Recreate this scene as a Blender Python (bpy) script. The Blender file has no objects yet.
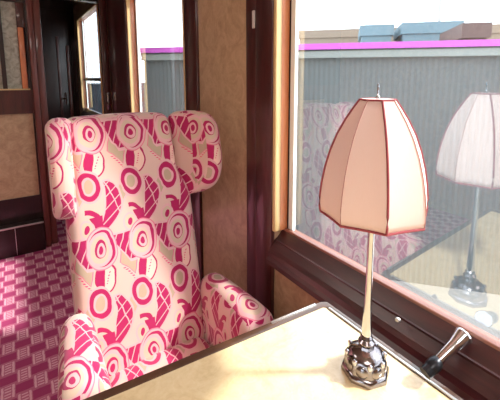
import bpy, bmesh, math, random
from mathutils import Vector, Matrix, noise
random.seed(4)
S = bpy.context.scene
COL = S.collection
PI = math.pi

# ------------------------------------------------------------ camera, sky, sun, lamps, exposure
F_PX, YAW, PITCH = 353.0, math.radians(34.2), math.atan(48.6 / 353.0)
cam_d = bpy.data.cameras.new('camera'); cam = bpy.data.objects.new('camera', cam_d); COL.objects.link(cam)
cam.location = (0, 0, 1.28)
cam.rotation_euler = (PI / 2 - PITCH, 0, -YAW)
cam_d.sensor_width = 36; cam_d.sensor_fit = 'HORIZONTAL'
cam_d.lens = F_PX / 500 * 36
cam_d.shift_x = -5 / 500; cam_d.shift_y = -74 / 500
cam_d.clip_start = .02; cam_d.clip_end = 300
S.camera = cam

W = bpy.data.worlds.new('sky'); S.world = W; W.use_nodes = True
bg = W.node_tree.nodes['Background']
bg.inputs[0].default_value = (.90, .95, 1, 1); bg.inputs[1].default_value = 4.6

sun_d = bpy.data.lights.new('sun', 'SUN'); sun = bpy.data.objects.new('sun', sun_d); COL.objects.link(sun)
sun_d.energy = 12.0; sun_d.angle = math.radians(5); sun_d.color = (1, .96, .90)
SUN_DIR = Vector((.78, -.50, .84))
sun.rotation_euler = SUN_DIR.to_track_quat('Z', 'Y').to_euler()

S.view_settings.view_transform = 'Standard'; S.view_settings.look = 'None'
S.view_settings.exposure = 0.12; S.view_settings.gamma = 1.0; S.view_settings.use_curve_mapping = False

# ------------------------------------------------------------ node helpers
class NB:
    def __init__(s, name):
        s.m = bpy.data.materials.new(name); s.m.use_nodes = True
        s.t = s.m.node_tree; s.b = s.t.nodes['Principled BSDF']; s.out = s.t.nodes['Material Output']
    def n(s, typ, **k):
        nd = s.t.nodes.new(typ)
        for a, v in k.items(): setattr(nd, a, v)
        return nd
    def link(s, a, b): s.t.links.new(a, b)
    def put(s, sock, v):
        if isinstance(v, X): s.link(v.s, sock)
        elif hasattr(v, 'is_output'): s.link(v, sock)
        else: sock.default_value = v
    def math(s, op, *a):
        nd = s.n('ShaderNodeMath', operation=op)
        for i, v in enumerate(a): s.put(nd.inputs[i], v)
        return X(s, nd.outputs[0])
    def mix(s, f, a, b):
        nd = s.n('ShaderNodeMix', data_type='RGBA')
        s.put(nd.inputs[0], f); s.put(nd.inputs[6], c4(a)); s.put(nd.inputs[7], c4(b))
        return nd.outputs[2]
    def noise(s, vec, scale, detail=3, rough=.5, dist=0):
        nd = s.n('ShaderNodeTexNoise'); s.link(vec, nd.inputs['Vector'])
        nd.inputs['Scale'].default_value = scale; nd.inputs['Detail'].default_value = detail
        nd.inputs['Roughness'].default_value = rough; nd.inputs['Distortion'].default_value = dist
        return X(s, nd.outputs[0])
    def obj(s, scale=(1, 1, 1)):
        tc = s.n('ShaderNodeTexCoord'); mp = s.n('ShaderNodeMapping'); mp.inputs['Scale'].default_value = scale
        s.link(tc.outputs['Object'], mp.inputs[0]); return mp.outputs[0]
    def xyz(s, vec):
        nd = s.n('ShaderNodeSeparateXYZ'); s.link(vec, nd.inputs[0]); return [X(s, o) for o in nd.outputs]
    def ramp(s, f, stops):
        nd = s.n('ShaderNodeValToRGB'); s.put(nd.inputs[0], f)
        e = nd.color_ramp.elements
        while len(e) < len(stops): e.new(.5)
        for el, (p, c) in zip(e, stops): el.position = p; el.color = c4(c)
        return nd.outputs[0]
    def bump(s, h, strength=.3, dist=.002):
        nd = s.n('ShaderNodeBump'); nd.inputs['Strength'].default_value = strength; nd.inputs['Distance'].default_value = dist
        s.put(nd.inputs['Height'], h); s.link(nd.outputs[0], s.b.inputs['Normal'])
class X:
    def __init__(s, nb, sock): s.nb = nb; s.s = sock
    def __add__(s, o): return s.nb.math('ADD', s, o)
    def __radd__(s, o): return s.nb.math('ADD', o, s)
    def __sub__(s, o): return s.nb.math('SUBTRACT', s, o)
    def __rsub__(s, o): return s.nb.math('SUBTRACT', o, s)
    def __mul__(s, o): return s.nb.math('MULTIPLY', s, o)
    def __rmul__(s, o): return s.nb.math('MULTIPLY', o, s)
    def __truediv__(s, o): return s.nb.math('DIVIDE', s, o)
    def __lt__(s, o): return s.nb.math('LESS_THAN', s, o)
    def __gt__(s, o): return s.nb.math('GREATER_THAN', s, o)
    def __and__(s, o): return s.nb.math('MULTIPLY', s, o)
    def __or__(s, o): return s.nb.math('MAXIMUM', s, o)
    def abs(s): return s.nb.math('ABSOLUTE', s)
    def floor(s): return s.nb.math('FLOOR', s)
    def wrap(s, h): return s.nb.math('WRAP', s, h, -h)
def c4(c):
    if isinstance(c, (tuple, list)) and len(c) == 3: return (*c, 1)
    return c

def simple(name, col, rough=.5, metal=0, coat=0, spec=.5):
    nb = NB(name); b = nb.b
    b.inputs['Base Color'].default_value = c4(col); b.inputs['Roughness'].default_value = rough
    b.inputs['Metallic'].default_value = metal; b.inputs['Coat Weight'].default_value = coat
    b.inputs['Coat Roughness'].default_value = .08; b.inputs['Specular IOR Level'].default_value = spec
    return nb.m

def wood(name, dark, light, scale, coat=.6, rough=.35, dist=1.0, ns=5, coatr=.08):
    nb = NB(name); v = nb.obj(scale)
    f = nb.noise(v, ns, 6, .6, dist); g = nb.noise(v, ns * 6, 3, .6, .4)
    c = nb.ramp(f * .75 + g * .25, [(.3, dark), (.7, light)])
    nb.link(c, nb.b.inputs['Base Color']); nb.b.inputs['Roughness'].default_value = rough
    nb.b.inputs['Coat Weight'].default_value = coat; nb.b.inputs['Coat Roughness'].default_value = coatr
    return nb.m

MAHOG = wood('polished mahogany', (.030, .006, .006), (.095, .022, .018), (6, 6, .8), coat=.7)
MAHOG_Y = wood('polished mahogany along the sill', (.026, .006, .007), (.075, .016, .015), (8, .9, 8), coat=.35, coatr=.2)
DARKW = wood('dark stained wood', (.010, .004, .004), (.03, .010, .009), (6, 6, .8), coat=.35)
REDW = wood('red brown moulding', (.10, .022, .018), (.22, .055, .04), (8, 8, .8), coat=.5)
AMBER = wood('amber satinwood', (.55, .16, .06), (.80, .30, .12), (8, 8, .8), coat=.4)
GOLD = wood('pale gold bead', (.62, .40, .16), (.85, .60, .30), (8, 8, .8), coat=.4)
RIMW = wood('brown table rim', (.045, .018, .010), (.11, .045, .022), (2, 2, 6), coat=.9)
SILLE = wood('pinkish brown sill bead', (.20, .075, .055), (.32, .13, .09), (8, .9, 8), coat=.5)
BRASS = simple('brass', (.75, .55, .30), .25, 1)
STEEL = simple('brushed steel', (.75, .74, .72), .3, 1)
CHROME = simple('chrome', (.58, .58, .62), .08, 1)
DCHROME = simple('darkened chrome', (.30, .27, .28), .16, 1)
BLACKM = simple('blackened metal', (.03, .03, .035), .3, .8)
CREAMP = simple('cream painted ceiling', (.72, .64, .50), .5)

def burl(name, a, b_, c_, coat, sc=9):
    nb = NB(name); v = nb.obj((1, 1, 1))
    f = nb.noise(v, sc, 6, .65, 2.2); g = nb.noise(v, sc * 5, 4, .6, 1.2); h = nb.noise(v, 2.0, 2)
    c = nb.ramp(f * .6 + g * .25 + h * .15, [(.32, a), (.5, b_), (.68, c_)])
    nb.link(c, nb.b.inputs['Base Color']); nb.b.inputs['Roughness'].default_value = .35
    nb.b.inputs['Coat Weight'].default_value = coat; nb.b.inputs['Coat Roughness'].default_value = .12
    return nb.m
BURL = burl('burl veneer panel', (.36, .225, .13), (.52, .345, .20), (.66, .47, .29), .45)
BURL_T = burl('pale burl table veneer', (.62, .44, .22), (.76, .58, .33), (.84, .68, .43), 1.0, 14)

def carpet():
    nb = NB('woven basket pattern carpet'); v = nb.obj((1, 1, 1)); x, y, z = nb.xyz(v)
    w = nb.noise(v, 60, 2) - .5
    x = x + w * .006; y = y + w * .006
    ph, pw = .0725, .116
    r = y / ph; row = r.floor(); fy = r - row
    c = x / pw + row * .5; fx = c - c.floor()
    brick = ((fx - .5).abs() < .27) & ((fy - .5).abs() < .34)
    # light threads of the vertical strand between bricks, and its dashes
    c2 = x / pw + .5 + row * .5; gx = c2 - c2.floor()
    d = (gx - .5).abs()
    lines = ((d - .165).abs() < .036) | (((y / .016) - (y / .016).floor() < .45) & (d < .10))
    col = nb.mix(brick, (.60, .17, .27), (.42, .05, .15))
    col = nb.mix(lines & (1 - brick), col, (.90, .50, .58))
    f = nb.noise(v, 400, 2)
    col = nb.mix(f * .4, col, (.30, .06, .12))
    nb.link(col, nb.b.inputs['Base Color']); nb.b.inputs['Roughness'].default_value = .95
    nb.b.inputs['Specular IOR Level'].default_value = .1
    nb.bump(f, .6, .004)
    return nb.m
CARPET = carpet()

U0, V0 = .293, 1.115     # where one large spiral of the print sits on the backrest
def fabric():
    nb = NB('art deco printed moquette')
    uv = nb.n('ShaderNodeUVMap'); uv.uv_map = 'UVMap'
    u, v, _ = nb.xyz(uv.outputs[0])
    nz = nb.noise(uv.outputs[0], 16, 2)
    U = (u - U0) / .00302 + (nz - .5) * 6.0; V = (V0 - v) / .00295 - (nz - .5) * 5.0
    PU, PV = 19.5, 55.0
    def loc(cu, cv): return (U - cu).wrap(PU), (V - cv).wrap(PV)
    def ell(d, rx, ry, k=0):
        a, b = d
        if k: a = a - b * k
        return nb.math('SQRT', (a / rx) * (a / rx) + (b / ry) * (b / ry))
    CREAM = (.60, .42, .32); PALE = (.70, .37, .38); MAG = (.40, .008, .085); BEI = (.47, .33, .23); PINK = (.68, .17, .25)
    col = nb.mix(nb.noise(uv.outputs[0], 9, 2) , CREAM, (.72, .42, .39))
    def put(mask, c):
        nonlocal col; col = nb.mix(mask, col, c)
    # beige lozenge and dashes
    d = loc(-17, 16); a, b = d
    put(((a - b * .35).abs() / 8.5 + (b - 1).abs() / 15.0) < 1, PINK)
    put(((a - b * .35).abs() / 7.4 + (b - 1).abs() / 13.5) < 1, BEI)
    d = loc(-18, 62); a, b = d
    put(((a + b * .25).abs() / 8.0 + b.abs() / 19.0) < 1, PALE)
    put(((a + b * .25).abs() / 6.0 + b.abs() / 15.0) < 1, BEI)
    a, b = loc(-16, 30)
    put(((a - b * .8).abs() < 1.1) & (b.abs() < 7) & ((b.wrap(1.2)) > 0), (.70, .06, .18))
    # triangular gridded wedge left of spiral
    a, b = loc(-15, 0)
    tri = (b > -11) & ((a - b * .55 + 3) > -5.5) & (a < 5.5) & (b < 16)
    put((b > -13) & ((a - b * .55 + 3) > -7.2) & (a < 7) & (b < 19), PALE)
    put(tri, MAG)
    put(tri & (((a + b * .35).wrap(3.2)).abs() < .55), PALE)
    # crescent gridded blade
    a, b = loc(10, 71)
    t = (b + 24) / 48.0
    right = (t * (1 - t)) * 54.0 + (t * -8.0)
    left = t * -7.0 - 3.0 + (t * (1 - t)) * 12.0
    blade = (b.abs() < 24) & (a < right + 1.5) & (a > left)
    put((b.abs() < 26) & (a < right + 3.6) & (a > left - 1.2), PALE)
    put(blade, MAG)
    put(blade & ((((b + a * .9)).wrap(5.5)).abs() < .65), PALE)
    put(blade & (((a - b * .35 - 6)).abs() < .6), PALE)
    # hooked stem: a quarter ring running into a tapering stem
    d = loc(-9, 84); e = ell(d, 11, 13); a, b = d
    put((e < 1) & (e > .66) & (a > -2) & (b < 2), MAG)
    a, b = loc(0, 92)
    put((b.abs() < 13) & ((a - b * .16).abs() < (3.6 - b * .13)), MAG)
    # small drop in pale oval
    d = loc(-11, 90)
    put(ell(d, 6.4, 9.5) < 1, PALE)
    put(ell(d, 4.7, 7.4) < 1, CREAM)
    put(ell(d, 2.1, 4.0, -.2) < 1, MAG)
    # half magenta leaf
    a, b = d = loc(1, 28); e = ell(d, 9.5, 14.5)
    put(e < 1, MAG); e2 = ell(d, 8.0, 13.0)
    put((e2 < 1) & ((a + 1.5 - b * -.12) > 0), (.80, .50, .42))
    put((e2 < 1) & ((a - 2 + b * .35).abs() < .6) & (b.abs() < 6) & (b.wrap(1.3) > 0), (.70, .06, .18))
    # bold ring
    d = loc(-6, 50); e = ell(d, 10.2, 14.5, .1)
    put(e < 1.12, PALE); put(e < .95, MAG); put(e < .60, PALE); put(ell(d, 4.0, 6.5) < 1, BEI)
    # large spiral
    d = loc(0, 0); a, b = d; e = ell(d, 12.2, 17)
    put((e < 1.2), PINK)
    put((e < 1.13), PALE)
    put(e < 1, MAG)
    put(ell(loc(-1.6, .8), 11.0, 15.6) < 1, PALE)
    put(ell(loc(-2, 1.0), 8.6, 12.4) < 1, CREAM)
    put(ell(loc(-1.0, .2), 5.6, 8.2) < 1, MAG)
    put(ell(loc(-.3, 1.2), 4.2, 6.4) < 1, PALE)
    put(ell(loc(-.6, 1.0), 2.2, 3.6) < 1, MAG)
    f = nb.noise(uv.outputs[0], 900, 2)
    nb.link(col, nb.b.inputs['Base Color'])
    nb.b.inputs['Roughness'].default_value = .85; nb.b.inputs['Sheen Weight'].default_value = .3
    nb.b.inputs['Specular IOR Level'].default_value = .25
    nb.bump(f, .25, .001)
    return nb.m
FABRIC = fabric()

def glass(name, tint, refl, ior=None):
    nb = NB(name); t = nb.t
    tr = nb.n('ShaderNodeBsdfTransparent'); tr.inputs[0].default_value = c4(tint)
    gl = nb.n('ShaderNodeBsdfGlossy'); gl.inputs['Roughness'].default_value = .012; gl.inputs[0].default_value = (.95, .97, 1, 1)
    lw = nb.n('ShaderNodeLayerWeight'); lw.inputs[0].default_value = .5
    f = nb.math('POWER', X(nb, lw.outputs['Facing']), 4.0) * .7 + refl
    mx = nb.n('ShaderNodeMixShader'); nb.link(f.s, mx.inputs[0])
    nb.link(tr.outputs[0], mx.inputs[1]); nb.link(gl.outputs[0], mx.inputs[2]); nb.link(mx.outputs[0], nb.out.inputs[0])
    return nb.m
GLASS = glass('window glass', (.90, .93, .94), .17)

def frosted():
    nb = NB('obscured partition glass'); v = nb.obj((1, 1, 1))
    f = nb.noise(v, 22, 4, .6, 1); c = nb.ramp(f, [(.35, (.26, .25, .19)), (.65, (.50, .49, .39))])
    nb.link(c, nb.b.inputs['Base Color']); nb.b.inputs['Roughness'].default_value = .3
    return nb.m
FROST = frosted()

def shade_cloth():
    nb = NB('pink silk lampshade'); b = nb.b; v = nb.obj((60, 60, 4))
    f = nb.noise(v, 8, 3)
    col = nb.mix(f, (.95, .76, .69), (.97, .80, .74))
    df = nb.n('ShaderNodeBsdfDiffuse'); nb.link(col, df.inputs[0])
    tl = nb.n('ShaderNodeBsdfTranslucent'); nb.link(col, tl.inputs[0])
    mx = nb.n('ShaderNodeMixShader'); mx.inputs[0].default_value = .32
    nb.link(df.outputs[0], mx.inputs[1]); nb.link(tl.outputs[0], mx.inputs[2]); nb.link(mx.outputs[0], nb.out.inputs[0])
    return nb.m
SHADE = shade_cloth()
TRIM = simple('maroon braid', (.30, .05, .06), .8)
THREAD = simple('rose seam thread', (.50, .22, .20), .8)

# ------------------------------------------------------------ object helpers
def uvbox(me):
    uvl = me.uv_layers.new(name='UVMap')
    for p in me.polygons:
        n = p.normal
        for li in p.loop_indices:
            c = me.vertices[me.loops[li].vertex_index].co
            if abs(n.y) > .55: q = (c.x, c.z)
            elif abs(n.x) >= abs(n.z): q = (c.y + .02, c.z)
            else: q = (c.x, c.y)
            uvl.data[li].uv = q
def mesh(name, verts, faces, mat, parent=None, smooth=True, mods=None, loc=None):
    me = bpy.data.meshes.new(name); me.from_pydata([tuple(v) for v in verts], [], faces)
    bm = bmesh.new(); bm.from_mesh(me); bmesh.ops.recalc_face_normals(bm, faces=bm.faces); bm.to_mesh(me); bm.free()
    me.materials.append(mat)
    if smooth:
        me.polygons.foreach_set('use_smooth', [True] * len(me.polygons))
        try: me.set_sharp_from_angle(angle=math.radians(38))
        except Exception: pass
    uvbox(me)
    o = bpy.data.objects.new(name, me); COL.objects.link(o)
    if parent: o.parent = parent
    if loc: o.location = loc
    return o
class MB:
    def __init__(s): s.v = []; s.f = []
    def add(s, v, f):
        k = len(s.v); s.v += [Vector(q) for q in v]; s.f += [tuple(i + k for i in q) for q in f]; return s
    def box(s, x0, x1, y0, y1, z0, z1):
        v = [(x, y, z) for x in (x0, x1) for y in (y0, y1) for z in (z0, z1)]
        return s.add(v, [(0, 1, 3, 2), (4, 6, 7, 5), (0, 4, 5, 1), (2, 3, 7, 6), (0, 2, 6, 4), (1, 5, 7, 3)])
    def bbox(s, x0, x1, y0, y1, z0, z1, r):
        bm = bmesh.new(); bmesh.ops.create_cube(bm, size=1)
        for v in bm.verts:
            v.co = Vector(((x0 + x1) / 2 + v.co.x * (x1 - x0), (y0 + y1) / 2 + v.co.y * (y1 - y0), (z0 + z1) / 2 + v.co.z * (z1 - z0)))
        bmesh.ops.bevel(bm, geom=bm.edges[:], offset=r, segments=3, profile=.5, affect='EDGES')
        bm.verts.index_update(); s.add([v.co.copy() for v in bm.verts], [[q.index for q in f.verts] for f in bm.faces]); bm.free(); return s
    def lathe(s, prof, n=32, M=Matrix(), phase=0):
        k = []; v = []; f = []
        for r, z in prof:
            for i in range(n):
                a = 2 * PI * i / n + phase; v.append(M @ Vector((r * math.cos(a), r * math.sin(a), z)))
        for j in range(len(prof) - 1):
            for i in range(n):
                i2 = (i + 1) % n; f.append((j * n + i, j * n + i2, (j + 1) * n + i2, (j + 1) * n + i))
        f.append(tuple(range(n - 1, -1, -1))); f.append(tuple((len(prof) - 1) * n + i for i in range(n)))
        return s.add(v, f)
    def tube(s, pts, r, n=8, closed=False):
        pts = [Vector(p) for p in pts]; v = []; f = []; up = Vector((0, 0, 1)); m = len(pts)
        for i, p in enumerate(pts):
            if closed: d = pts[(i + 1) % m] - pts[i - 1]
            else: d = pts[min(i + 1, m - 1)] - pts[max(i - 1, 0)]
            d.normalize(); a = d.cross(up)
            if a.length < .05: a = d.cross(Vector((1, 0, 0)))
            a.normalize(); b = d.cross(a)
            rr = r[i] if isinstance(r, (list, tuple)) else r
            for k in range(n):
                t = 2 * PI * k / n; v.append(p + a * rr * math.cos(t) + b * rr * math.sin(t))
        for i in range(m if closed else m - 1):
            j = (i + 1) % m
            for k in range(n):
                k2 = (k + 1) % n; f.append((i * n + k, i * n + k2, j * n + k2, j * n + k))
        if not closed: f.append(tuple(range(n - 1, -1, -1))); f.append(tuple((m - 1) * n + k for k in range(n)))
        return s.add(v, f)
    def prism(s, poly, axis, a, b):
        n = len(poly)
        def P(q, h):
            q = list(q); q.insert(axis, h); return tuple(q)
        v = [P(q, a) for q in poly] + [P(q, b) for q in poly]
        f = [tuple(range(n)), tuple(range(2 * n - 1, n - 1, -1))] + [(i, (i + 1) % n, n + (i + 1) % n, n + i) for i in range(n)]
        return s.add(v, f)
    def build(s, name, mat, parent=None, smooth=True): 
        o = mesh(name, s.v, s.f, mat, parent, smooth)
        if parent: o.location = -parent.location
        return o
def soft(x0, x1, y0, y1, z0, z1, r, step=.014, fn=None):
    """closed rounded cushion with an even grid"""
    h = Vector(((x1 - x0) / 2, (y1 - y0) / 2, (z1 - z0) / 2)); c = Vector(((x0 + x1) / 2, (y0 + y1) / 2, (z0 + z1) / 2))
    def axis(L, r):
        r = min(r, L * .999); t = [L - r + r * math.sin(PI / 2 * k / 4) for k in range(5)]
        m = max(1, int((2 * (L - r)) / step)); mid = [-(L - r) + 2 * (L - r) * k / m for k in range(m + 1)]
        return [-q for q in reversed(t[1:])] + mid + t[1:]
    G = [axis(h[i], r) for i in range(3)]; n = [len(g) for g in G]; idx = {}; V = []
    def vid(i, j, k):
        if (i, j, k) not in idx:
            p = Vector((G[0][i], G[1][j], G[2][k]))
            q = Vector([max(-(h[a] - min(r, h[a])), min(h[a] - min(r, h[a]), p[a])) for a in range(3)])
            d = p - q
            if d.length > 1e-9:
                m = max(abs(d.x), abs(d.y), abs(d.z)); d = d.normalized() * m
            idx[(i, j, k)] = len(V); V.append(c + q + d)
        return idx[(i, j, k)]
    Fs = []
    for a in range(3):
        b_, c_ = (a + 1) % 3, (a + 2) % 3
        for e in (0, n[a] - 1):
            for i in range(n[b_] - 1):
                for j in range(n[c_] - 1):
                    q = []
                    for di, dj in ((0, 0), (1, 0), (1, 1), (0, 1)):
                        t = [0, 0, 0]; t[a] = e; t[b_] = i + di; t[c_] = j + dj; q.append(vid(*t))
                    Fs.append(tuple(q))
    if fn: V = [Vector(fn(v)) for v in V]
    m = MB(); m.v = V; m.f = Fs; return m
def thing(name, label, cat, loc=(0, 0, 0), group=None):
    o = bpy.data.objects.new(name, None); COL.objects.link(o); o.location = loc; o.empty_display_size = .1
    o['label'] = label; o['category'] = cat
    if group: o['group'] = group
    return o
def tag(o, label, cat, group=None):
    o['label'] = label; o['category'] = cat
    if group: o['group'] = group
    return o
def struct(name, mb, mat, parent=None, smooth=False):
    o = mb.build(name, mat, parent, smooth)
    if not parent: o['kind'] = 'structure'
    return o
def sempty(name, loc=(0, 0, 0)):
    o = bpy.data.objects.new(name, None); COL.objects.link(o); o.location = loc; o['kind'] = 'structure'; return o

# ------------------------------------------------------------ the carriage shell
WX, GX = .65, .694          # inner wall face, glass plane
XL, YB, YP, YE = -1.95, -2.6, 3.05, 4.8
ZC = 2.25
W1 = (-1.25, .845, .80, 1.80)      # y0, y1, z0, z1 big window beside the table
W2 = (1.50, 2.42, .80, 1.80)
W3 = (3.36, 4.50, .93, 1.92)
struct('floor', MB().box(XL, .80, YB, YE + .1, -.08, 0), CARPET)
struct('ceiling', MB().box(XL - .1, .80, YB, YE + .1, ZC, ZC + .08), CREAMP)
mw = MB()
ys = [YB, W1[0], W1[1], W2[0], W2[1], W3[0], W3[1], YE + .1]
for i in range(0, 8, 2): mw.box(WX, .708, ys[i], ys[i + 1], 0, ZC)
for w in (W1, W2, W3):
    mw.box(WX, .708, w[0], w[1], 0, w[2] - .06); mw.box(WX, .708, w[0], w[1], w[3], ZC)
struct('wall_right', mw, BURL)
struct('wall_left', MB().box(XL - .1, XL, YB, YE + .1, 0, .85).box(XL - .1, XL, YB, YE + .1, 1.75, ZC)
       .box(XL - .1, XL, YB, -1.9, .85, 1.75).box(XL - .1, XL, -.3, YE + .1, .85, 1.75), BURL)
struct('wall_back', MB().box(XL, .76, YB - .08, YB, 0, ZC), BURL)
struct('wall_front', MB().box(XL, .76, YE, YE + .1, 0, ZC), DARKW)

def window(name, y0, y1, z0, z1, jl=.055):
    w = sempty(name, (GX, (y0 + y1) / 2, z0))
    # jamb reveal between wall face and glass: pale bead at the face, red wood inside, slim metal by the glass
    fr = MB()
    for a, b in ((y0, y0 + .012), (y1 - .012, y1)): fr.box(WX + .012, .690, a, b, z0, z1)
    fr.box(WX + .012, .708, y0, y1, z1 - .014, z1)
    struct('window_frame', fr, AMBER, w)
    bd = MB()
    for a, b in ((y0, y0 + .014), (y1 - .014, y1)): bd.bbox(WX - .012, WX + .012, a, b, z0, z1, .004)
    bd.bbox(WX - .012, WX + .012, y0, y1, z1 - .014, z1, .004)
    struct('window_bead', bd, GOLD, w, True)
    dk = MB(); g = MB()
    for a, b in ((y0 + .0, y0 + .018), (y1 - .018, y1 - .0)): dk.box(.690, GX + .010, a, b, z0, z1)
    struct('window_gasket', dk, BLACKM, w)
    for a, b in ((y0 + .0181, y0 + .038), (y1 - .038, y1 - .0181)): g.box(GX - .003, GX + .008, a, b, z0, z1)
    struct('daylight_strip', g, simple('white daylight strip', (.90, .94, .90), .4), w)  # white strip standing in for bright daylight along the glass edge
    struct('glass_pane', MB().box(GX, GX + .0015, y0 + .0385, y1 - .0385, z0, z1 - .0145), GLASS, w)
    return w
w1 = window('window_1', *W1); w2 = window('window_2', *W2)
w3 = window('window_3', *W3)
struct('window_bar', MB().box(GX - .02, GX + .01, W3[0], W3[1], 1.245, 1.275), DARKW, w3)
# opposite windows
for i, (a, b) in enumerate(((-1.9, -.3),)):
    w = sempty('window_%d' % (4 + i), (XL, (a + b) / 2, .85))
    f = MB().box(XL - .08, XL + .01, a, a + .04, .85, 1.75).box(XL - .08, XL + .01, b - .04, b, .85, 1.75).box(XL - .08, XL + .01, a, b, 1.71, 1.75).box(XL - .08, XL + .01, a, b, .85, .89)
    struct('window_frame', f, MAHOG, w)
    struct('glass_pane', MB().box(XL - .05, XL - .0485, a + .04, b - .04, .89, 1.71), GLASS, w)

# sill rail under the windows: stepped mahogany moulding with bead next to the glass
def sill(y0, y1, top):
    prof = [(WX, top - .105), (.624, top - .105), (.617, top - .100), (.616, top - .084), (.623, top - .076), (.624, top - .060), (.634, top - .052),
            (.680, top - .004), (.681, top - .014), (.706, top - .014), (.706, top - .03), (WX, top - .03)]
    return MB().prism([(x, z) for x, z in prof], 1, y0, y1)
struct('window_sill', sill(W1[0], W1[1] - .001, .80), MAHOG_Y, w1)
struct('sill_bead', MB().bbox(.6800, .7065, W1[0], W1[1], .784, .8025, .003), SILLE, w1, True)
struct('window_sill', sill(W2[0], W2[1], .80), MAHOG_Y, w2)
struct('window_sill', sill(W3[0], W3[1], .93), DARKW, w3)
# pillar, posts between the windows
tp = MB().bbox(.636, .66, W1[1] + .001, .935, 0, ZC, .004).bbox(.640, .66, .938, .995, 0, ZC, .003)
struct('trim_1', tp, MAHOG, None, True)
struct('trim_2', MB().bbox(.638, .66, 1.372, W2[0] - .001, 0, ZC, .005), MAHOG, None, True)
struct('trim_3', MB().bbox(.630, .66, W2[1] + .002, 2.93, 0, ZC, .006), MAHOG, None, True)
struct('trim_4', MB().bbox(.648, .70, 2.936, 3.03, 0, ZC, .006), REDW, None, True)
struct('trim_5', MB().bbox(.64, .66, -1.29, -1.252, 0, ZC, .006), MAHOG, None, True)
bb = MB()
for a, b in ((YB, W1[1]), (1.0, 1.37)): bb.bbox(.635, .66, a, b, 0, .10, .004)
struct('baseboard_right', bb, MAHOG, None, True)

# partition across the carriage at the left, and its post
P = sempty('wall_partition', (-.9, YP, 0)); P.name = 'wall_middle'
pm = MB().box(XL, .112, YP, YP + .05, 0, .10).box(XL, .112, YP, YP + .05, .10, .40)
pm.box(XL, .112, YP, YP + .05, 1.02, 1.19).box(XL, .112, YP, YP + .05, 1.80, ZC).box(-1.0, -.10, YP + .02, YP + .05, 1.19, 1.80)
pm.box(-.062, -.035, YP, YP + .05, 1.19, 1.80).box(.100, .112, YP, YP + .05, .40, 1.80).box(XL, -1.0, YP, YP + .05, 1.19, 1.80).box(XL, -1.7, YP, YP + .05, .40, 1.02)
struct('partition_frame', pm, DARKW, P)
struct('partition_top', MB().box(XL, .112, YP - .012, YP, 1.02, 1.19), MAHOG, P)
struct('veneer_panel', MB().box(-1.7, .100, YP + .008, YP + .03, .40, 1.02), BURL, P)
struct('glass_pane', MB().box(-.035, .050, YP + .015, YP + .03, 1.20, 1.80), FROST, P)
struct('glass_pane', MB().box(-.35, -.062, YP + .015, YP + .03, 1.20, 1.80), FROST, P)
struct('amber_stile', MB().bbox(.052, .088, YP - .004, YP + .03, 1.20, 1.63, .006), AMBER, P, True)
struct('glazing_bead', MB().box(-.30, .098, YP - .008, YP + .01, 1.190, 1.200), GOLD, P)
struct('stile_head', MB().bbox(.050, .100, YP - .004, YP + .03, 1.63, 1.80, .005), MAHOG, P, True)
struct('kick_step', MB().bbox(XL, .108, YP - .10, YP - .001, 0, .215, .005), DARKW, P, True)
struct('step_edging', MB().bbox(XL, .108, YP - .108, YP - .095, .212, .224, .003), STEEL, P, True)
struct('baseboard_middle', MB().bbox(-.0725, -.069, YP - .1025, YP - .10, .01, .21, .0005), STEEL, None, True)
struct('trim_6', MB().bbox(.112, .150, YP - .06, YP + .07, 0, ZC, .006).bbox(.150, .196, YP - .03, YP + .07, 0, ZC, .006), REDW, None, True)
# dark vestibule with a panelled door at the far end
struct('trim_7', MB().box(.196, .64, YP, YP + .06, 1.86, ZC), DARKW)
D = sempty('door_1', (.42, YE, 0))
struct('door_leaf', MB().bbox(.02, .60, YE - .05, YE - .005, 0, 2.05, .006), DARKW, D, True)
struct('door_panel', MB().bbox(.44, .47, YE - .062, YE - .05, .3, 1.75, .005), MAHOG, D, True)
struct('door_panel', MB().bbox(.54, .575, YE - .07, YE - .05, .3, 1.65, .005), REDW, D, True)
struct('door_handle', MB().tube([(.50, YE - .05, 1.03), (.50, YE - .09, 1.03), (.46, YE - .10, 1.03)], .009).tube([(.50, YE - .055, .96), (.50, YE - .055, 1.10)], .012), CHROME, D, True)
D2 = sempty('door_2', (.64, 3.02, 0))
struct('door_leaf', MB().bbox(.586, .640, 2.99, 3.035, 0, 2.0, .005), MAHOG, D2, True)
struct('door_handle', MB().bbox(.606, .632, 2.982, 2.990, 1.02, 1.16, .003).tube([(.619, 2.985, 1.08), (.619, 2.955, 1.08), (.60, 2.945, 1.08)], .008), CHROME, D2, True)
struct('wall_vestibule', MB().box(-.05, .0, YP + .05, YE, 0, ZC), DARKW)

# plaque on the pillar
tag(MB().bbox(.6345, .6405, .940, .952, 1.432, 1.487, .002).build('wall_plaque', simple('pale plaque', (.62, .58, .56), .4)),
    'small narrow upright pale plaque high on the dark mahogany pillar', 'plaque')

# unseen ceiling lamps added as fill light for the interior
def fill_lamp(x, y, sx, sy, power, label):
    t = thing('fill_light', label, 'fill light', (x, y, ZC), 'fill lights')
    MB().bbox(x - sx / 2 - .03, x + sx / 2 + .03, y - sy / 2 - .03, y + sy / 2 + .03, ZC - .035, ZC, .01).build('frame', BRASS, t)
    nb = NB('opal fill glass'); nb.b.inputs['Base Color'].default_value = (1, .95, .88, 1)
    nb.b.inputs['Emission Color'].default_value = (1, .93, .86, 1); nb.b.inputs['Emission Strength'].default_value = power
    MB().bbox(x - sx / 2, x + sx / 2, y - sy / 2, y + sy / 2, ZC - .06, ZC - .03, .01).build('diffuser', nb.m, t)
fill_lamp(-.55, -.9, 1.0, .9, 7, 'added brass framed opal fill light on the ceiling behind the table')
fill_lamp(-.85, 1.6, .5, .7, 5, 'added brass framed opal fill light on the ceiling above the aisle')

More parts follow.
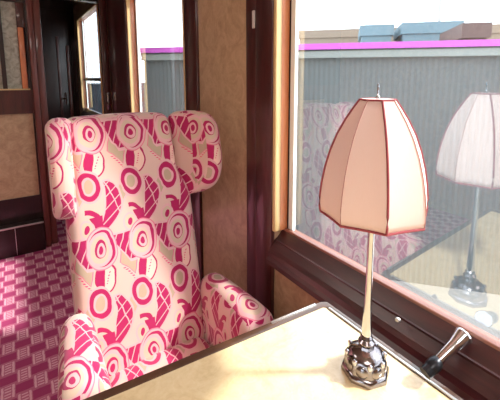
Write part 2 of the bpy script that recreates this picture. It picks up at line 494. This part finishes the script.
# ------------------------------------------------------------ the table
TZ = .74
table = thing('dining_table', 'cream burl topped table with dark rim under the window, lamp on it', 'table', (.1, .1, 0))
outer = [(-.20, -.55), (.590, -.55), (.590, .556), (.575, .565), (.28, .5865), (-.20, .618)]
inner = [(-.18, -.53), (.570, -.53), (.570, .541), (.565, .5455), (.28, .566), (-.18, .598)]
MB().prism([(x, y) for x, y in inner], 2, TZ - .006, TZ + .0005).build('veneer_top', BURL_T, table, False)
def rim():
    n = len(outer); v = []; f = []
    lv = [(inner, TZ - .002), (inner, TZ + .001), ([(a[0] * .75 + b[0] * .25, a[1] * .75 + b[1] * .25) for a, b in zip(inner, outer)], TZ + .003),
          ([(a[0] * .2 + b[0] * .8, a[1] * .2 + b[1] * .8) for a, b in zip(inner, outer)], TZ + .003), (outer, TZ - .002), (outer, TZ - .026), (inner, TZ - .030), (inner, TZ - .002)]
    for poly, z in lv[:-1]: v += [(x, y, z) for x, y in poly]
    k = len(lv) - 1
    for j in range(k):
        for i in range(n):
            i2 = (i + 1) % n; j2 = (j + 1) % k
            f.append((j * n + i, j * n + i2, j2 * n + i2, j2 * n + i))
    return v, f
m = MB(); m.add(*rim()); m.build('rim', RIMW, table)
MB().box(-.17, .56, -.52, .53, TZ - .03, TZ - .006).build('underframe', MAHOG, table, False)
MB().bbox(.571, .5765, -.52, .535, TZ + .0015, TZ + .0045, .001).build('rim_inlay', STEEL, table)
m = MB().bbox(.10, .30, -.12, .08, 0, .03, .01).lathe([(.05, .03), (.045, .08), (.032, .2), (.032, .55), (.05, .66), (.09, .71)], 24, Matrix.Translation((.2, -.02, 0)))
m.build('pedestal', MAHOG, table)
# steel strip standing in for the gloss highlight on the far edge
MB().prism([(.43, .5665), (.555, .5575), (.556, .563), (.431, .572)], 2, TZ + .0025, TZ + .0050).build('highlight_strip', STEEL, table)

# ------------------------------------------------------------ the wing chair
chair = thing('wing_armchair', 'high-backed wing armchair in magenta and cream art deco print, drawn up to the table', 'armchair', (.30, .85, 0))
def back_y(z): return .965 + .17 * (z - .42) / .75
def fback(v):
    z = v.z; y = v.y + back_y(z)
    u = (v.x - .285) / .19
    y -= .010 * (1 - u * u) * max(0, min(1, (z - .4) / .2))
    top = max(0, (z - 1.0) / .17)
    nar = max(0, min(1, (z - .88) / .12)); nar = nar * nar * (3 - 2 * nar)
    return (v.x - nar * max(0, u) * .042 - nar * min(0, u) * .020, y + .02 * top * top, z + (.004 - .008 * u * u) * top)
soft(.095, .475, 0, .10, .30, 1.160, .032, fn=fback).build('backrest', FABRIC, chair)
def wing(side):
    # local: x = 0 at back, 1 at the front edge; built as slab then swept outward
    L = .135
    def fn(v):
        s = v.y / L                          # 0 at back .. 1 front edge
        z = v.z
        low = max(0, (1.02 - z) / .12)       # rounding below
        s2 = s
        cut = 1.0
        if z < 1.05: cut = math.sqrt(max(0.0, 1 - min(1, ((1.05 - z) / .175)) ** 2)) * .85 + .15
        if z > 1.10: cut = 1 - .22 * ((z - 1.10) / .06) ** 2
        s2 = s * cut
        ax = (.158 + v.x + s2 * .098 + .016 * math.sin(PI * s2)) if side > 0 else (.160 + v.x + s2 * .030 + .018 * math.sin(PI * s2))
        ay = back_y(z) + (.060 - s2 * .150 if side > 0 else .050 - s2 * .130)
        return (.285 + side * ax, ay, z - .010 * s2 + .014 * math.sin(PI * s2))
    return soft(-.024, .030, 0, L, .87, 1.158, .026, step=.012, fn=fn)
wing(1).build('wing', FABRIC, chair); wing(-1).build('wing', FABRIC, chair)
def arm(side):
    def fn(v):
        t = (1.02 - v.y) / .34               # 0 back .. 1 front
        t = max(0, min(1.1, t))
        w = .78 + .30 * t                    # wider toward the front
        x = v.x * w
        z = v.z
        roll = max(0, (z - .48) / .14)
        x += .018 * roll * roll * (1 if t > 0 else 0) * t
        z += .010 * math.sin(PI * t) * roll - .012 * t * roll + (.016 * (1 - t) * roll if side < 0 else 0)
        cx_ = .205 + .012 * t
        return (.298 + side * (cx_ + x), v.y, z)
    return soft(-.055, .055, .715, 1.04, .22, .625, .050, step=.013, fn=fn)
arm(1).build('arm', FABRIC, chair); arm(-1).build('arm', FABRIC, chair)
soft(.135, .46, .625, .985, .30, .445, .035, fn=lambda v: (v.x, v.y, v.z + .010 * max(0, 1 - ((v.x - .3) / .17) ** 2))).build('seat', FABRIC, chair)
MB().bbox(.07, .53, .70, 1.02, .16, .30, .01).build('seat_frame', FABRIC, chair)
for x, y in ((.10, .73), (.50, .73), (.10, .99), (.50, .99)):
    MB().lathe([(.012, 0), (.016, .02), (.020, .16)], 12, Matrix.Translation((x, y, 0))).build('leg', DARKW, chair)

# ------------------------------------------------------------ the table lamp
LX, LY = .500, .372
lamp = thing('table_lamp', 'chrome table lamp with pink eight-panel silk shade standing at the window end of the table', 'lamp', (LX, LY, TZ + .0005))
T = Matrix.Translation((LX, LY, TZ + .0005))
PH = math.atan2(-.562, .827); OA0 = PH + math.radians(-95.2)
# stepped eight-sided foot with a shoulder stud on every corner
m = MB().lathe([(.0430, 0), (.0440, .004), (.0425, .010), (.0385, .013), (.0365, .030), (.0335, .038), (.0250, .045), (.0150, .049), (.0125, .054)], 8, T, OA0)
m.lathe([(.0125, .053), (.0145, .057), (.0145, .060), (.0095, .065), (.0110, .069), (.0085, .073)], 24, T)
m.build('base', DCHROME, lamp)
m = MB(); m3 = MB()
for k in range(8):
    a = OA0 + k * PI / 4
    m.lathe([(.0005, -.008), (.0040, -.006), (.0050, -.001), (.0040, .002), (.0005, .004)], 12, Matrix.Translation((LX + .0335 * math.cos(a), LY + .0335 * math.sin(a), TZ + .037)))
    b_ = a + PI / 8
    m3.lathe([(.0005, -.003), (.008, -.002), (.0105, 0), (.008, .002), (.0005, .003)], 20, Matrix.Translation((LX + .0350 * math.cos(b_), LY + .0350 * math.sin(b_), TZ + .023)) @ Matrix.Rotation(b_, 4, 'Z') @ Matrix.Rotation(PI / 2 - .1, 4, 'Y'))
m.build('base_studs', CHROME, lamp); m3.build('base_rosettes', DCHROME, lamp)
MB().lathe([(.0080, .070), (.0092, .080), (.0080, .10), (.0064, .14), (.0058, .22), (.0060, .30), (.0105, .305), (.0105, .345)], 32, T).build('stem', CHROME, lamp)
# the bulb and its holder stay inside the shade
MB().lathe([(.008, .345), (.010, .36), (.020, .385), (.022, .405), (.016, .425), (.004, .434)], 24, T).build('bulb', simple('opal bulb', (.85, .82, .78), .2), lamp)
SP = [(.0890, .306), (.0905, .318), (.0905, .334), (.0880, .358), (.0830, .386), (.0750, .416), (.0645, .444), (.0510, .470), (.0390, .489), (.0285, .504)]
OA = [PH + math.radians(-95.2 + 45 * k) for k in range(8)]
def shade_mesh():
    v = []; f = []; sub = 6
    n = 8 * sub
    rows = []
    for r, z in SP:
        row = []
        for k in range(8):
            a0, a1 = OA[k], OA[(k + 1) % 8]
            p0 = Vector((math.cos(a0), math.sin(a0))) * r; p1 = Vector((math.cos(a1), math.sin(a1))) * r
            for q in range(sub):
                t = q / sub; p = p0.lerp(p1, t)
                p *= 1 - .018 * math.sin(PI * t)       # silk drawn slightly in between the wires
                dz = 0   # bottom hem scalloped
                row.append(Vector((LX + p.x, LY + p.y, TZ + z + dz)))
        rows.append(row)
    for row in rows: v += row
    for j in range(len(rows) - 1):
        for i in range(n):
            i2 = (i + 1) % n; f.append((j * n + i, j * n + i2, (j + 1) * n + i2, (j + 1) * n + i))
    o = mesh('lamp_shade', v, f, SHADE, lamp, True); o.location = -lamp.location
    md = o.modifiers.new('thickness', 'SOLIDIFY'); md.thickness = .0012; md.offset = -1
    return o
sh = shade_mesh()
def sub_part(mb, name, mat):
    o = mb.build(name, mat, None); o.parent = sh; return o
m = MB(); m2 = MB()
for k in range(8):
    pts = [(LX + (r + .0006) * math.cos(OA[k]), LY + (r + .0006) * math.sin(OA[k]), TZ + z) for r, z in SP]
    if k % 2 == 0: m.tube(pts, .0019, 8)
    else: m2.tube(pts, .0007, 6)
def ringpts(r, z, sag):
    out = []
    for k in range(8):
        a0, a1 = OA[k], OA[(k + 1) % 8]
        p0 = Vector((math.cos(a0), math.sin(a0))) * r; p1 = Vector((math.cos(a1), math.sin(a1))) * r
        for q in range(6):
            t = q / 6; p = p0.lerp(p1, t) * (1 - .018 * math.sin(PI * t)); out.append((LX + p.x, LY + p.y, TZ + z + sag * math.sin(PI * t)))
    return out
m.tube(ringpts(.0894, .3065, 0), .0021, 8, True)
m.tube(ringpts(.0290, .5035, 0), .0016, 8, True)
sub_part(m, 'braid_trim', TRIM); sub_part(m2, 'seam', THREAD)
MB().lathe([(.0285 * .94, .5022), (.0285 * .94, .5040)], 8, T, OA[0]).build('shade_cap', simple('pale pink cap', (.85, .60, .56), .7), lamp)
MB().lathe([(.0040, .5035), (.0040, .507), (.0016, .510), (.0013, .520), (.0022, .524), (.0008, .530)], 16, T).build('finial', CHROME, lamp)

# ------------------------------------------------------------ window catch and screw on the sill
A, B = Vector((.592, .287, .776)), Vector((.655, .275, .806))
d = (B - A).normalized(); MR = Matrix.Translation(A) @ d.to_track_quat('Z', 'Y').to_matrix().to_4x4(); L = (B - A).length
catch = thing('window_handle', 'flared chrome handle on a dark mount on the mahogany window sill', 'handle', (.592, .287, .745))
MB().lathe([(.0075, -.002), (.0080, .0), (.0105, L * .6), (.0150, L * .93), (.0158, L * .97), (.0158, L), (.0145, L + .003), (.004, L + .004)], 32, MR).build('grip', CHROME, catch)
MB().lathe([(.010, -.024), (.012, -.018), (.0125, -.008), (.010, 0), (.0085, .002)], 24, MR).lathe([(.011, -.034), (.011, -.020)], 24, MR).build('mount', BLACKM, catch)
MR2 = Matrix.Translation((.6235, .389, .7800)) @ Matrix.Rotation(-PI / 2, 4, 'Y')
tag(MB().lathe([(.0055, -.002), (.0058, .001), (.004, .004), (.001, .005)], 20, MR2).build('screw_head', STEEL),
    'small shiny round screw head set in the mahogany sill right of the lamp stem', 'screw')

# ------------------------------------------------------------ outside
NV = Vector((.755, .656, 0)).normalized(); DV = Vector((NV.y, -NV.x, 0))     # wall normal and its run towards image right
def opt(d, s, z): return NV * d + DV * s + Vector((0, 0, z))
def oprism(d0, d1, s0, s1, z0, z1, mb):
    v = [opt(d, s, z) for d in (d0, d1) for s in (s0, s1) for z in (z0, z1)]
    return mb.add(v, [(0, 1, 3, 2), (4, 6, 7, 5), (0, 4, 5, 1), (2, 3, 7, 6), (0, 2, 6, 4), (1, 5, 7, 3)])
def ribbed():
    m = MB(); s0, s1 = -2.5, 9.0; n = 420; v = []; f = []
    for i in range(n + 1):
        s = s0 + (s1 - s0) * i / n; d = 4.0 + (.006 if i % 2 else 0)
        v += [opt(d, s, -1.0), opt(d, s, 1.50), opt(d + .10, s, 1.50), opt(d + .10, s, -1.0)]
    for i in range(n):
        for k in range(4): f.append((i * 4 + k, i * 4 + (k + 1) % 4, (i + 1) * 4 + (k + 1) % 4, (i + 1) * 4 + k))
    f.append((0, 1, 2, 3)); f.append(tuple(n * 4 + k for k in (3, 2, 1, 0)))
    m.add(v, f); return m
def greywall():
    nb = NB('weathered grey green ribbed metal'); v = nb.obj((1, 1, .5)); f = nb.noise(v, 1.2, 4)
    c = nb.ramp(f, [(.35, (.105, .125, .135)), (.65, (.125, .148, .158))]); nb.link(c, nb.b.inputs['Base Color']); nb.b.inputs['Roughness'].default_value = .6
    return nb.m
wall = thing('trackside_wall', 'long ribbed grey green wall with a bright pink stripe along its top, outside the windows', 'wall', tuple(opt(4.0, 2, -1.0)))
ribbed().build('ribbed_panel', greywall(), wall, False)
oprism(3.94, 4.12, -2.5, 9, 1.49, 1.575, MB()).build('pale_ledge', simple('pale grey ledge', (.25, .29, .29), .6), wall, False)
oprism(3.92, 4.13, -2.5, 9, 1.578, 1.640, MB()).build('pink_stripe', simple('pink stripe', (.55, .11, .58), .5), wall, False)
oprism(3.93, 4.12, -2.5, 9, 1.563, 1.576, MB()).build('shadow_gap', simple('dark gap', (.04, .05, .06), .6), wall, False)
def faraway(name, label, cat, x0, x1, y0, d, mat):
    def px(x, y):
        F = Vector((math.sin(YAW) * math.cos(PITCH), math.cos(YAW) * math.cos(PITCH), -math.sin(PITCH))); R = Vector((math.cos(YAW), -math.sin(YAW), 0)); U = R.cross(F)
        return F * F_PX + R * (x - 255) - U * (y - 126)
    r0, r1 = px(x0, y0), px(x1, y0); r0 *= d / r0.dot(NV); r1 *= d / r1.dot(NV)
    top = 1.28 + (r0.z + r1.z) / 2
    s0, s1 = r0.dot(DV), r1.dot(DV)
    o = thing(name, label, cat, tuple(opt(d, (s0 + s1) / 2, -1.0)))
    oprism(d, d + 1.5, s0, s1, -1.0, top - .25, MB()).build('body', mat, o, False)
    oprism(d - .05, d + 1.55, s0 - .05, s1 + .05, top - .25, top, MB()).build('roof', mat, o, False)
faraway('storage_container', 'pale blue box-shaped container beyond the pink stripe, nearer the middle of the big window', 'container', 404, 461, 22, 9, simple('pale blue paint', (.15, .24, .29), .5))
faraway('storage_container', 'narrow pale blue container beyond the pink stripe, above the lamp shade', 'container', 362, 392, 25, 9.2, simple('light blue paint', (.17, .26, .31), .5))
faraway('kiosk', 'small brown kiosk beyond the pink stripe, right of the wider pale blue container', 'kiosk', 465, 488, 23, 7, simple('brown cladding', (.14, .09, .085), .6))
faraway('station_building', 'long low beige building seen beyond the pink stripe outside the big window', 'building', 300, 620, 26, 12, simple('beige render', (.30, .225, .17), .7))
faraway('trackside_cabinet', 'dark blue grey box low outside the far vestibule window', 'cabinet', 70, 108, 84, 4.6, simple('dark blue grey paint', (.03, .04, .055), .6))
# slender mast seen over the stripe
def mast():
    F = Vector((math.sin(YAW) * math.cos(PITCH), math.cos(YAW) * math.cos(PITCH), -math.sin(PITCH))); R = Vector((math.cos(YAW), -math.sin(YAW), 0)); U = R.cross(F)
    r = F * F_PX + R * (440 - 255) - U * (10 - 126); r *= 16 / r.dot(NV)
    return MB().tube([(r.x, r.y, -1), (r.x, r.y, 6.5)], .06, 10).tube([(r.x, r.y, 6.4), (r.x + .9, r.y, 6.7)], .04, 8)
tag(mast().build('lamp_post', simple('grey mast', (.45, .46, .46), .5)), 'thin grey post rising into the white sky beyond the big window', 'post')
struct('floor_platform', MB().box(.85, 60, -40, 60, -1.06, -1.0), simple('pale concrete', (.42, .41, .39), .8))
struct('floor_trackbed', MB().box(-60, XL - .2, -40, 60, -1.06, -1.0), simple('grey ballast', (.30, .29, .28), .9))
